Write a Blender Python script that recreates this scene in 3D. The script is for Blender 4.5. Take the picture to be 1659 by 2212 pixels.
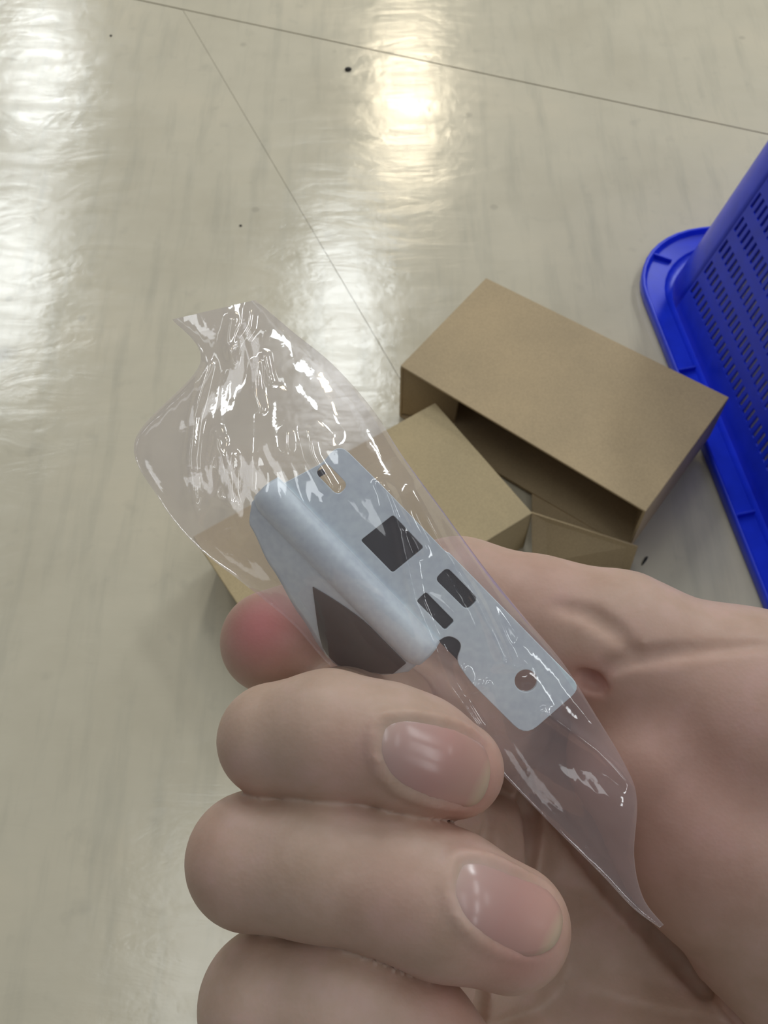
import bpy, bmesh, math, random
import numpy as np
from mathutils import Matrix, Vector, noise

for o in list(bpy.data.objects):
    bpy.data.objects.remove(o)
sc = bpy.context.scene
COL = sc.collection
rng = random.Random(4)

# ------------------------------------------------------------------ camera, light, exposure
FPX = 2100.0                       # focal length in pixels of the 1659 x 2212 frame
CX, CY = 829.5, 1106.0
CAM_H = 0.75
TH = math.radians(31)
cam = bpy.data.cameras.new('camera')
cam_o = bpy.data.objects.new('camera', cam)
COL.objects.link(cam_o)
cam.sensor_fit = 'VERTICAL'
cam.sensor_height = 24.0
cam.lens = 24.0 * FPX / 2212.0
cam.clip_start = 0.005
cam.dof.use_dof = True
cam.dof.focus_distance = 0.148
cam.dof.aperture_fstop = 57.0
cam_o.location = (0, 0, CAM_H)
cam_o.rotation_euler = (TH, 0, 0)
sc.camera = cam_o

world = bpy.data.worlds.new('world')
sc.world = world
world.use_nodes = True
wb = world.node_tree.nodes['Background']
wb.inputs['Color'].default_value = (0.93, 0.96, 1.0, 1)
wb.inputs['Strength'].default_value = 0.11

CEIL = 2.8
LAMP_W = 34.0


def lamp(x, y, col, w=LAMP_W, z=CEIL):
    l = bpy.data.lights.new('ceiling_lamp', 'AREA')
    l.shape = 'RECTANGLE'
    l.size, l.size_y = 0.30, 1.15
    l.energy = w
    l.color = col
    o = bpy.data.objects.new('ceiling_lamp', l)
    COL.objects.link(o)
    o.location = (x, y, z)
    return o


COOL = (0.93, 0.98, 1.0)
WARM = (1.0, 0.86, 0.62)
lamp(0.13, 4.86, WARM, 27)
lamp(-0.20, 3.18, COOL, 20)
lamp(-2.01, 5.16, COOL, 18)
lamp(-1.86, 3.45, COOL, 20)
lamp(3.0, 4.9, COOL, 44)
lamp(2.5, 3.3, COOL, 42)
lamp(0.13, 1.85, COOL, 5)
lamp(-0.62, 0.22, COOL, 4)
lamp(0.75, -0.35, COOL, 2)  # unseen lamp added overhead for bright streaks on the bag
lamp(2.2, 0.9, COOL, 9)  # this and the next three: unseen lamps added to light hand and bag
lamp(2.2, -0.8, COOL, 8)
lamp(2.2, -2.4, COOL, 8)
lamp(4.3, 0.2, COOL, 8)
lamp(-2.0, 1.95, COOL, 4)
lamp(-2.0, 0.55, COOL, 1.5)  # unseen lamp added for glints on the bag's left-facing folds

sc.view_settings.view_transform = 'Standard'
sc.view_settings.look = 'None'
sc.view_settings.gamma = 1.0
sc.view_settings.use_curve_mapping = False
sc.view_settings.exposure = 0.25

# ------------------------------------------------------------------ helpers
RV = np.array([1.0, 0, 0])
UV_ = np.array([0, math.cos(TH), math.sin(TH)])
FV = np.array([0, math.sin(TH), -math.cos(TH)])
CV = np.array([0, 0, CAM_H])


def plane_pt(px, py, z=0.0):
    """the point of the horizontal plane at height z that the photo shows at px, py"""
    d = RV * (px - CX) / FPX + UV_ * (CY - py) / FPX + FV
    return CV + d * ((z - CAM_H) / d[2])


def cpt(px, py, d):
    """hand-space point in mm: x right, y up, z towards the viewer; d = distance along the view axis in mm"""
    return np.array([(px - CX) / FPX * d, (CY - py) / FPX * d, -d])


def to_world(P):
    P = np.asarray(P, float) * 0.001
    return CV + P[..., 0:1] * RV + P[..., 1:2] * UV_ - P[..., 2:3] * FV


def tag(o, label=None, cat=None, group=None, kind=None):
    if label: o['label'] = label
    if cat: o['category'] = cat
    if group: o['group'] = group
    if kind: o['kind'] = kind
    return o


def link_mesh(name, verts, faces, mat, parent=None, smooth=False, loc=None):
    verts = np.asarray(verts, float)
    base = np.zeros(3)
    if loc is not None and parent is None:
        base = np.asarray(loc, float)
    elif parent is not None:
        base = np.asarray(parent['_base'], float) if '_base' in parent else np.zeros(3)
    me = bpy.data.meshes.new(name)
    me.from_pydata((verts - base).tolist(), [], faces if isinstance(faces, list) else faces.tolist())
    me.materials.append(mat)
    if smooth:
        me.polygons.foreach_set('use_smooth', np.ones(len(me.polygons), bool))
    me.update()
    o = bpy.data.objects.new(name, me)
    COL.objects.link(o)
    if parent is not None:
        o.parent = parent
    else:
        o.location = base
    return o


BASES = {}


def empty(name, loc):
    o = bpy.data.objects.new(name, None)
    COL.objects.link(o)
    o.location = loc
    o.empty_display_size = 0.01
    BASES[o.name] = np.asarray(loc, float)
    return o


def part(name, verts, faces, mat, parent, smooth=False, base=None):
    """a child mesh whose vertices are given in world space"""
    b = BASES[parent.name] if base is None else np.asarray(base, float)
    v = np.asarray(verts, float) - b
    me = bpy.data.meshes.new(name)
    me.from_pydata(v.tolist(), [], [list(map(int, f)) for f in faces])
    me.materials.append(mat)
    if smooth:
        me.polygons.foreach_set('use_smooth', np.ones(len(me.polygons), bool))
    me.update()
    o = bpy.data.objects.new(name, me)
    COL.objects.link(o)
    o.parent = parent
    BASES[o.name] = b
    return o


def slab(quad, n, t):
    """a board: four corners, extruded by t along -n"""
    q = np.asarray(quad, float)
    n = np.asarray(n, float) / np.linalg.norm(n)
    v = np.vstack([q, q - n * t])
    k = len(q)
    f = [list(range(k)), list(range(2 * k - 1, k - 1, -1))]
    f += [[i, i + k, (i + 1) % k + k, (i + 1) % k] for i in range(k)]
    return v, f


def bevel(o, w, seg=2):
    m = o.modifiers.new('bevel', 'BEVEL')
    m.width = w
    m.segments = seg
    m.limit_method = 'ANGLE'
    return o


# ------------------------------------------------------------------ materials
def new_mat(name):
    m = bpy.data.materials.new(name)
    m.use_nodes = True
    nt = m.node_tree
    for n in list(nt.nodes):
        nt.nodes.remove(n)
    out = nt.nodes.new('ShaderNodeOutputMaterial')
    return m, nt, out


def N(nt, typ, ins=None, **attrs):
    n = nt.nodes.new(typ)
    for k, v in attrs.items():
        setattr(n, k, v)
    for k, v in (ins or {}).items():
        if isinstance(v, bpy.types.NodeSocket):
            nt.links.new(v, n.inputs[k])
        else:
            n.inputs[k].default_value = v
    return n


def ramp(nt, fac, stops):
    r = N(nt, 'ShaderNodeValToRGB', {'Fac': fac})
    e = r.color_ramp.elements
    while len(e) < len(stops):
        e.new(0.5)
    for i, (p, c) in enumerate(stops):
        e[i].position = p
        e[i].color = (*c, 1) if len(c) == 3 else c
    return r.outputs['Color']


def mixc(nt, fac, a, b, mode='MIX'):
    m = nt.nodes.new('ShaderNodeMix')
    m.data_type = 'RGBA'
    m.blend_type = mode
    for k, v in ((0, fac), (6, a), (7, b)):
        if isinstance(v, bpy.types.NodeSocket):
            nt.links.new(v, m.inputs[k])
        else:
            m.inputs[k].default_value = v if not isinstance(v, tuple) or len(v) == 4 else (*v, 1)
    return m.outputs[2]


def pos(nt, scale=(1, 1, 1), rot=(0, 0, 0), loc=(0, 0, 0)):
    tc = N(nt, 'ShaderNodeNewGeometry')
    mp = N(nt, 'ShaderNodeMapping', {'Vector': tc.outputs['Position'], 'Scale': scale, 'Rotation': rot, 'Location': loc})
    return mp.outputs['Vector']


def floor_mat():
    m, nt, out = new_mat('linoleum')
    v = pos(nt)
    n1 = N(nt, 'ShaderNodeTexNoise', {'Vector': v, 'Scale': 5.5, 'Detail': 5.0, 'Roughness': 0.6})
    col = ramp(nt, n1.outputs['Fac'], [(0.32, (0.570, 0.512, 0.385)), (0.52, (0.625, 0.565, 0.430)), (0.72, (0.675, 0.600, 0.450))])
    # trampled-in dirt streaks, running two ways
    vs = pos(nt, (55, 6, 1), (0, 0, math.radians(8)))
    n2 = N(nt, 'ShaderNodeTexNoise', {'Vector': vs, 'Scale': 1.0, 'Detail': 4.0, 'Roughness': 0.6})
    f2 = ramp(nt, n2.outputs['Fac'], [(0.50, (0, 0, 0)), (0.75, (0.42, 0.42, 0.42))])
    col = mixc(nt, f2, col, (0.42, 0.395, 0.31))
    n3 = N(nt, 'ShaderNodeTexNoise', {'Vector': v, 'Scale': 38.0, 'Detail': 3.0})
    f3 = ramp(nt, n3.outputs['Fac'], [(0.62, (0, 0, 0)), (0.80, (0.35, 0.35, 0.35))])
    col = mixc(nt, f3, col, (0.40, 0.37, 0.29))
    # scattered dark spots and scuffs
    vo = N(nt, 'ShaderNodeTexVoronoi', {'Vector': v, 'Scale': 11.0, 'Randomness': 1.0})
    f4 = ramp(nt, vo.outputs['Distance'], [(0.035, (0.25, 0.25, 0.25)), (0.06, (0, 0, 0))])
    col = mixc(nt, f4, col, (0.22, 0.20, 0.16))
    # one brown scuff of its own shape
    sc_ = tuple(plane_pt(8, 764))
    dd = N(nt, 'ShaderNodeVectorMath', {0: v, 1: sc_}, operation='DISTANCE')
    ds = N(nt, 'ShaderNodeMath', {0: n3.outputs['Fac'], 1: 0.030}, operation='MULTIPLY')
    da = N(nt, 'ShaderNodeMath', {0: dd.outputs['Value'], 1: ds.outputs[0]}, operation='ADD')
    f5 = ramp(nt, da.outputs[0], [(0.018, (0.55, 0.55, 0.55)), (0.030, (0, 0, 0))])
    col = mixc(nt, f5, col, (0.24, 0.21, 0.16))
    vw = pos(nt, (10, 34, 1), (0, 0, math.radians(-22)))
    n5 = N(nt, 'ShaderNodeTexNoise', {'Vector': vw, 'Scale': 1.0, 'Detail': 6.0, 'Roughness': 0.65, 'Distortion': 1.2})
    n6 = N(nt, 'ShaderNodeTexNoise', {'Vector': v, 'Scale': 30.0, 'Detail': 4.0})
    hsum = N(nt, 'ShaderNodeMath', {0: n5.outputs['Fac'], 1: n6.outputs['Fac']}, operation='ADD')
    bp = N(nt, 'ShaderNodeBump', {'Strength': 0.10, 'Distance': 0.004, 'Height': hsum.outputs[0]})
    rg = N(nt, 'ShaderNodeMapRange', {'Value': n5.outputs['Fac'], 'From Min': 0.3, 'From Max': 0.7, 'To Min': 0.10, 'To Max': 0.20})
    b = N(nt, 'ShaderNodeBsdfPrincipled', {'Base Color': col, 'Roughness': rg.outputs[0], 'Normal': bp.outputs[0], 'IOR': 1.45})
    nt.links.new(b.outputs[0], out.inputs[0])
    return m


def card_mat(name, base):
    m, nt, out = new_mat(name)
    v = pos(nt)
    n1 = N(nt, 'ShaderNodeTexNoise', {'Vector': v, 'Scale': 700.0, 'Detail': 3.0})
    n2 = N(nt, 'ShaderNodeTexNoise', {'Vector': v, 'Scale': 14.0, 'Detail': 3.0})
    d = tuple(c * 0.93 for c in base)
    l = tuple(min(1, c * 1.05) for c in base)
    c1 = ramp(nt, n1.outputs['Fac'], [(0.35, d), (0.65, l)])
    c2 = ramp(nt, n2.outputs['Fac'], [(0.3, (0.90, 0.90, 0.90)), (0.7, (1.06, 1.05, 1.03))])
    col = mixc(nt, 1.0, c1, c2, 'MULTIPLY')
    bp = N(nt, 'ShaderNodeBump', {'Strength': 0.15, 'Distance': 0.0006, 'Height': n1.outputs['Fac']})
    b = N(nt, 'ShaderNodeBsdfPrincipled', {'Base Color': col, 'Roughness': 0.75, 'Normal': bp.outputs[0]})
    nt.links.new(b.outputs[0], out.inputs[0])
    return m


def plastic_mat(name, base, rough=0.38):
    m, nt, out = new_mat(name)
    n1 = N(nt, 'ShaderNodeTexNoise', {'Vector': pos(nt), 'Scale': 60.0, 'Detail': 2.0})
    col = ramp(nt, n1.outputs['Fac'], [(0.3, tuple(c * 0.92 for c in base)), (0.7, tuple(min(1, c * 1.07) for c in base))])
    b = N(nt, 'ShaderNodeBsdfPrincipled', {'Base Color': col, 'Roughness': rough})
    nt.links.new(b.outputs[0], out.inputs[0])
    return m


def metal_mat(name, base, metallic=0.35, rough=0.45):
    m, nt, out = new_mat(name)
    n1 = N(nt, 'ShaderNodeTexNoise', {'Vector': pos(nt), 'Scale': 900.0, 'Detail': 3.0})
    n2 = N(nt, 'ShaderNodeTexNoise', {'Vector': pos(nt), 'Scale': 90.0, 'Detail': 3.0})
    s = N(nt, 'ShaderNodeMath', {0: n1.outputs['Fac'], 1: n2.outputs['Fac']}, operation='ADD')
    h = N(nt, 'ShaderNodeMath', {0: s.outputs[0], 1: 0.5}, operation='MULTIPLY')
    col = ramp(nt, h.outputs[0], [(0.35, tuple(c * 0.88 for c in base)), (0.65, tuple(min(1, c * 1.08) for c in base))])
    bp = N(nt, 'ShaderNodeBump', {'Strength': 0.10, 'Distance': 0.0002, 'Height': n1.outputs['Fac']})
    b = N(nt, 'ShaderNodeBsdfPrincipled', {'Base Color': col, 'Roughness': rough, 'Metallic': metallic, 'Normal': bp.outputs[0]})
    nt.links.new(b.outputs[0], out.inputs[0])
    return m


def skin_mat():
    m, nt, out = new_mat('skin')
    at = N(nt, 'ShaderNodeAttribute', attribute_name='blush')
    v = pos(nt)
    n1 = N(nt, 'ShaderNodeTexNoise', {'Vector': v, 'Scale': 130.0, 'Detail': 4.0, 'Roughness': 0.6})
    base = ramp(nt, n1.outputs['Fac'], [(0.34, (0.525, 0.362, 0.268)), (0.52, (0.575, 0.402, 0.308)), (0.68, (0.620, 0.428, 0.350))])
    col = mixc(nt, at.outputs['Fac'], base, (0.62, 0.225, 0.215))
    n2 = N(nt, 'ShaderNodeTexVoronoi', {'Vector': v, 'Scale': 1500.0})
    n3 = N(nt, 'ShaderNodeTexNoise', {'Vector': v, 'Scale': 420.0, 'Detail': 3.0})
    h = N(nt, 'ShaderNodeMath', {0: n2.outputs['Distance'], 1: n3.outputs['Fac']}, operation='ADD')
    bp = N(nt, 'ShaderNodeBump', {'Strength': 0.05, 'Distance': 0.0004, 'Height': h.outputs[0]})
    b = N(nt, 'ShaderNodeBsdfPrincipled', {'Base Color': col, 'Roughness': 0.50, 'Normal': bp.outputs[0],
                                           'Subsurface Weight': 0.25, 'Subsurface Radius': (1.0, 0.35, 0.2), 'Subsurface Scale': 0.0022})
    nt.links.new(b.outputs[0], out.inputs[0])
    return m


def nail_mat():
    m, nt, out = new_mat('nail')
    at = N(nt, 'ShaderNodeAttribute', attribute_name='along')
    col = ramp(nt, at.outputs['Fac'], [(0.0, (0.60, 0.43, 0.37)), (0.20, (0.58, 0.375, 0.335)), (0.55, (0.58, 0.325, 0.285)), (0.88, (0.57, 0.325, 0.27)), (0.95, (0.60, 0.42, 0.31)), (1.0, (0.60, 0.46, 0.34))])
    n3 = N(nt, 'ShaderNodeTexNoise', {'Vector': pos(nt), 'Scale': 300.0, 'Detail': 3.0})
    bp = N(nt, 'ShaderNodeBump', {'Strength': 0.06, 'Distance': 0.0004, 'Height': n3.outputs['Fac']})
    b = N(nt, 'ShaderNodeBsdfPrincipled', {'Base Color': col, 'Roughness': 0.22, 'Normal': bp.outputs[0],
                                           'Subsurface Weight': 0.2, 'Subsurface Radius': (1.0, 0.4, 0.3), 'Subsurface Scale': 0.0015})
    nt.links.new(b.outputs[0], out.inputs[0])
    return m


def film_mat():
    m, nt, out = new_mat('clear_film')
    v = pos(nt)
    n1 = N(nt, 'ShaderNodeTexNoise', {'Vector': v, 'Scale': 260.0, 'Detail': 3.0})
    bp = N(nt, 'ShaderNodeBump', {'Strength': 0.10, 'Distance': 0.0006, 'Height': n1.outputs['Fac']})
    tr = N(nt, 'ShaderNodeBsdfTransparent', {'Color': (0.985, 0.975, 0.985, 1)})
    haze = N(nt, 'ShaderNodeBsdfDiffuse', {'Color': (0.95, 0.86, 0.89, 1)})
    hz2 = N(nt, 'ShaderNodeBsdfTranslucent', {'Color': (0.95, 0.86, 0.89, 1)})
    hm = N(nt, 'ShaderNodeMixShader', {0: 0.5, 1: haze.outputs[0], 2: hz2.outputs[0]})
    lw = N(nt, 'ShaderNodeLayerWeight', {'Blend': 0.25})
    hf = N(nt, 'ShaderNodeMapRange', {'Value': lw.outputs['Facing'], 'From Min': 0.0, 'From Max': 1.0, 'To Min': 0.12, 'To Max': 0.30})
    a = N(nt, 'ShaderNodeMixShader', {0: hf.outputs[0], 1: tr.outputs[0], 2: hm.outputs[0]})
    gl = N(nt, 'ShaderNodeBsdfGlossy', {'Color': (1, 1, 1, 1), 'Roughness': 0.06, 'Normal': bp.outputs[0]})
    fc = N(nt, 'ShaderNodeLayerWeight', {'Blend': 0.5, 'Normal': bp.outputs[0]})
    fp = N(nt, 'ShaderNodeMath', {0: fc.outputs['Facing'], 1: 4.0}, operation='POWER')
    fm = N(nt, 'ShaderNodeMath', {0: fp.outputs[0], 1: 0.60}, operation='MULTIPLY')
    fa = N(nt, 'ShaderNodeMath', {0: fm.outputs[0], 1: 0.07}, operation='ADD')
    s = N(nt, 'ShaderNodeMixShader', {0: fa.outputs[0], 1: a.outputs[0], 2: gl.outputs[0]})
    nt.links.new(s.outputs[0], out.inputs[0])
    return m


M_FLOOR = floor_mat()
M_CARD = card_mat('cardboard', (0.475, 0.357, 0.208))
M_CARD2 = card_mat('cardboard_pale', (0.475, 0.370, 0.208))
M_BLUE = plastic_mat('blue_plastic', (0.014, 0.046, 0.76))
M_METAL = metal_mat('zinc_paint', (0.80, 0.90, 0.98), 0.10)
M_BROWN = metal_mat('shade_brown', (0.060, 0.050, 0.045), 0.0, 0.45)  # dark tone of the shade painted on the bracket wing
M_DARK = metal_mat('dark_latch', (0.008, 0.008, 0.010), 0.0, 0.5)
M_SKIN = skin_mat()
M_NAIL = nail_mat()
M_FILM = film_mat()
M_CRUMB = plastic_mat('dark_grit', (0.03, 0.027, 0.022), 0.8)
M_SUB = plastic_mat('seam_dirt', (0.40, 0.36, 0.28), 0.8)

# ------------------------------------------------------------------ floor: sheets laid with open seams
floor = empty('floor', (0, 0, 0))
tag(floor, kind='structure')
v, f = slab([(-4, -3, -0.0012), (4, -3, -0.0012), (4, 7, -0.0012), (-4, 7, -0.0012)], (0, 0, 1), 0.02)
part('underlay', v, f, M_SUB, floor)
A = plane_pt(300, 0)[:2]
B = plane_pt(1659, 290)[:2]
dA = (B - A) / np.linalg.norm(B - A)
nA = np.array([-dA[1], dA[0]])            # away from the camera
P0, P1 = A - dA * 4.2, A + dA * 5.0
g = 0.0011


def sheet(poly):
    z = 0.0
    v, f = slab([(p[0], p[1], z) for p in poly], (0, 0, 1), 0.0011)
    return part('floor_sheet', v, f, M_FLOOR, floor)


sheet([P0 + nA * g, P1 + nA * g, (P1 + nA * g) + np.array([0, 6]), (P0 + nA * g) + np.array([0, 6])])
S0 = plane_pt(400, 28)[:2]
S1 = plane_pt(790, 690)[:2]
dS = (S1 - S0) / np.linalg.norm(S1 - S0)
nS = np.array([-dS[1], dS[0]])
# where the second seam meets the first
t = np.dot(A - S0, nA) / np.dot(dS, nA)
J = S0 + dS * t - nA * g
K = J + dS * 4.0
g2 = 0.00028
if nS[0] < 0:
    nS = -nS
sheet([P0 - nA * g, K * 0 + np.array([P0[0], -3]), K - nS * g2, J - nS * g2])
sheet([J + nS * g2, K + nS * g2, np.array([P1[0], -3]), P1 - nA * g])

# ------------------------------------------------------------------ cardboard boxes
def carton(name, top_px, h, foot, label, mat, open_side, wall=0.0022, lean=None):
    """top face corners in photo order: A (near left), B (far left), C (far right), D (near right)"""
    T = np.array([plane_pt(x, y, h) for x, y in top_px])
    base = T.mean(axis=0) * [1, 1, 0]
    root = empty(name, base)
    tag(root, label, 'box', None)
    up = np.array([0, 0, 1.0])
    v, f = slab(T[::-1], up, wall)
    bevel(part('top_panel', v, f, mat, root), 0.0006)
    Bm = T.copy()
    Bm[:, 2] = np.array(foot) + wall
    if lean is not None:
        Bm = Bm + lean
    e = 0.004
    v, f = slab(Bm[::-1], up, wall)
    part('bottom_panel', v, f, mat, root)
    cen = T.mean(axis=0)
    names = ['end_panel', 'back_panel', 'end_panel', 'front_panel']
    for i in range(4):
        if i == open_side:
            continue
        a, b = T[i], T[(i + 1) % 4]
        q = np.array([a, b, Bm[(i + 1) % 4], Bm[i]])
        q[:2, 2] -= wall
        n = np.cross(q[1] - q[0], q[2] - q[0])
        if np.dot(n, q.mean(axis=0) - cen) < 0:
            n = -n
        v, f = slab(q, n, wall)
        part(names[i], v, f, mat, root)
    return root, T


box, T = carton('cardboard_box', [(865, 790), (1050, 600), (1575, 858), (1395, 1105)], 0.075, (0.0005, 0.006, 0.016, 0.0095),
                'open brown cardboard box leaning against the rim of the blue basket', M_CARD, 3)
ta, tb, tc, td = T
outw = np.array([-(td - ta)[1], (td - ta)[0], 0])
outw /= np.linalg.norm(outw)
if np.dot(outw, T.mean(axis=0) - ta) > 0:
    outw = -outw
along = (td - ta) / np.linalg.norm(td - ta)
# front flap, standing up from the floor in front of the mouth
w0, w1 = plane_pt(1148, 1108, 0.046), plane_pt(1378, 1181, 0.040)
b0, b1 = plane_pt(1150, 1222, 0.003), plane_pt(1359, 1237, 0.003)
v, f = slab(np.array([w0, w1, b1, b0]), np.cross(w1 - w0, b0 - w0) * (1 if np.cross(w1 - w0, b0 - w0)[1] < 0 else -1), 0.0022)
part('front_flap', v, f, M_CARD, box)
m0 = ta * [1, 1, 0] + along * 0.150 + [0, 0, 0.006]
m1 = td * [1, 1, 0] - along * 0.003 + [0, 0, 0.0115]
v, f = slab(np.array([m0, m1, b1 * [1, 1, 0] + [0, 0, 0.0050], b0 * [1, 1, 0] + [0, 0, 0.0040]]), (0, 0, 1), 0.002)
part('bottom_flap', v, f, M_CARD, box)
# small side flap at the left of the mouth, hanging inwards
q = np.array([ta + [0, 0, -0.003], ta + along * 0.052 - outw * 0.022 + [0, 0, -0.004],
              ta * [1, 1, 0] + along * 0.048 - outw * 0.022 + [0, 0, 0.005], ta * [1, 1, 0] + [0, 0, 0.005]])
v, f = slab(q, outw, 0.002)
part('side_flap', v, f, M_CARD, box)
q = np.array([td + [0, 0, -0.003], td - along * 0.020 - outw * 0.055 + [0, 0, -0.004],
              td * [1, 1, 0] - along * 0.020 - outw * 0.055 + [0, 0, 0.005], td * [1, 1, 0] + [0, 0, 0.005]])
v, f = slab(q, outw, 0.002)
part('side_flap', v, f, M_CARD, box)

h2 = 0.058
e0, e1 = plane_pt(940, 870, h2), plane_pt(1150, 1108, h2)
ed = (e0 - e1) / np.linalg.norm(e0 - e1)
ln = np.array([ed[1], -ed[0], 0])
far = plane_pt(425, 1172, h2)
if np.dot(ln, far - e0) < 0:
    ln = -ln
L2 = np.dot(far - e0, ln)


def pix(p):
    d = p - CV
    z = np.dot(d, FV)
    return (CX + FPX * np.dot(d, RV) / z, CY - FPX * np.dot(d, UV_) / z)


corners = [e1 + ln * L2, e0 + ln * L2, e0, e1]
box2, T2 = carton('cardboard_box', [pix(c) for c in corners], h2, (0.0005,) * 4,
                  'brown cardboard box half hidden behind the plastic bag and the hand', M_CARD2, -1, lean=np.array([-ln * 0.016, -ln * 0.016, ln * 0, ln * 0]))

# ------------------------------------------------------------------ blue basket, standing upside down
bk_e1 = np.array([math.cos(math.radians(-81.1)), math.sin(math.radians(-81.1)), 0])
bk_n = np.array([-bk_e1[1], bk_e1[0], 0])
bk_c = np.array([0.254, 0.786, 0])
BL, BWD = 0.58, 0.40
bk = empty('plastic_basket', bk_c + bk_e1 * BL / 2 + bk_n * BWD / 2)
tag(bk, 'blue perforated plastic basket standing upside down on the floor', 'basket')


def bpt(a, b, z):
    return bk_c + bk_e1 * a + bk_n * b + np.array([0, 0, z])


def rr_loop(inset, R, z, seg=10, straight=(1, 1)):
    """rounded rectangle; same vertex count for every call"""
    x0, x1, y0, y1 = inset, BL - inset, inset, BWD - inset
    pts = []
    for (cx, cy, a0) in ((x0 + R, y0 + R, 180), (x1 - R, y0 + R, 270), (x1 - R, y1 - R, 0), (x0 + R, y1 - R, 90)):
        for k in range(seg + 1):
            a = math.radians(a0 + 90 * k / seg)
            pts.append(bpt(cx + R * math.cos(a), cy + R * math.sin(a), z))
    return pts


def loft(loops, close_last=False):
    n = len(loops[0])
    v = [p for l in loops for p in l]
    f = []
    for i in range(len(loops) - 1):
        for j in range(n):
            f.append([i * n + j, i * n + (j + 1) % n, (i + 1) * n + (j + 1) % n, (i + 1) * n + j])
    if close_last:
        f.append([(len(loops) - 1) * n + j for j in range(n)])
    return v, f


prof = [(0.0015, 0.0008), (0.0, 0.002), (0.0, 0.0125), (0.001, 0.0138), (0.0026, 0.0138), (0.0036, 0.0125), (0.0046, 0.0080),
        (0.0060, 0.0070), (0.0215, 0.0070), (0.0225, 0.0062), (0.0232, 0.0042), (0.0300, 0.0036), (0.0310, 0.0036)]
RO = 0.085
v, f = loft([rr_loop(i, RO - 0.5 * i, z) for i, z in prof])
part('rim', v, f, M_BLUE, bk, True)
TAPER = 0.135
WZ0, WZ1 = 0.0036, 0.250


def wall_inset(z):
    return 0.0300 + TAPER * (z - WZ0)


def wall_R(z):
    return 0.070


# body: corners solid, the four sides real open meshes of slots
rows_z = [0.043 + 0.030 * i for i in range(7)]
wv, wf = [], []


def addq(q):
    b = len(wv)
    wv.extend(q)
    wf.append([b, b + 1, b + 2, b + 3])


def side_pt(side, s, z):
    """s = arc position along a straight side, 0..1"""
    i, R = wall_inset(z), wall_R(z)
    x0, x1, y0, y1 = i, BL - i, i, BWD - i
    if side == 0: return bpt(x0 + R + (x1 - x0 - 2 * R) * s, y0, z)
    if side == 1: return bpt(x1, y0 + R + (y1 - y0 - 2 * R) * s, z)
    if side == 2: return bpt(x1 - R - (x1 - x0 - 2 * R) * s, y1, z)
    return bpt(x0, y1 - R - (y1 - y0 - 2 * R) * s, z)


for side in range(4):
    ncol = 42 if side in (0, 2) else 22
    zb = [WZ0] + [z for r in rows_z for z in (r - 0.0086, r + 0.0086)] + [WZ1]
    sb = [0.0]
    for c in range(ncol):
        m = (c + 0.5) / ncol
        hw = 0.235 / ncol
        sb += [m - hw, m + hw]
    sb.append(1.0)
    for a in range(len(zb) - 1):
        for b in range(len(sb) - 1):
            if a % 2 == 1 and b % 2 == 1:
                continue
            addq([side_pt(side, sb[b], zb[a]), side_pt(side, sb[b + 1], zb[a]), side_pt(side, sb[b + 1], zb[a + 1]), side_pt(side, sb[b], zb[a + 1])])
n_flat = len(wf)
for ci, a0 in enumerate((180, 270, 0, 90)):
    zs = [WZ0 + (WZ1 - WZ0) * k / 6 for k in range(7)]
    for k in range(6):
        for s in range(16):
            q = []
            for (ss, zz) in ((s, zs[k]), (s + 1, zs[k]), (s + 1, zs[k + 1]), (s, zs[k + 1])):
                i, R = wall_inset(zz), wall_R(zz)
                cx = i + R if ci in (0, 3) else BL - i - R
                cy = i + R if ci in (0, 1) else BWD - i - R
                an = math.radians(a0 + 90 * ss / 16)
                q.append(bpt(cx + R * math.cos(an), cy + R * math.sin(an), zz))
            addq(q)
w = part('wall', wv, wf, M_BLUE, bk, True)
for i_, p_ in enumerate(w.data.polygons):
    p_.use_smooth = i_ >= n_flat
bm = bmesh.new()
bm.from_mesh(w.data)
bmesh.ops.remove_doubles(bm, verts=bm.verts, dist=0.0002)
bm.to_mesh(w.data)
bm.free()
sm = w.modifiers.new('thick', 'SOLIDIFY')
sm.thickness = 0.0022
sm.offset = -1
ins, RB = wall_inset(WZ1), wall_R(WZ1)
bv, bf = loft([rr_loop(ins, RB, WZ1), rr_loop(ins + 0.004, RB, WZ1 + 0.004), rr_loop(ins + 0.045, RB - 0.03, WZ1 + 0.004)])
gx0, gx1, gy0, gy1 = ins + 0.045, BL - ins - 0.045, ins + 0.045, BWD - ins - 0.045
xb, yb = [gx0], [gy0]
for c in range(24):
    m = gx0 + (gx1 - gx0) * (c + 0.5) / 24
    xb += [m - 0.0028, m + 0.0028]
for c in range(8):
    m = gy0 + (gy1 - gy0) * (c + 0.5) / 8
    yb += [m - 0.008, m + 0.008]
xb.append(gx1)
yb.append(gy1)
for a in range(len(xb) - 1):
    for b in range(len(yb) - 1):
        if a % 2 and b % 2:
            continue
        k = len(bv)
        bv += [bpt(xb[a], yb[b], WZ1 + 0.004), bpt(xb[a + 1], yb[b], WZ1 + 0.004), bpt(xb[a + 1], yb[b + 1], WZ1 + 0.004), bpt(xb[a], yb[b + 1], WZ1 + 0.004)]
        bf.append([k, k + 1, k + 2, k + 3])
part('base_panel', bv, bf, M_BLUE, bk)


def rib(p, q, h=0.006, t=0.0022):
    p, q = np.array(p), np.array(q)
    d = (q - p) / np.linalg.norm(q - p)
    s = np.array([-d[1], d[0], 0]) * t / 2
    v, f = slab([p - s, q - s, q + s, p + s], (0, 0, 1), h)
    bevel(part('rib', v, f, M_BLUE, bk), 0.0006)


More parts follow.
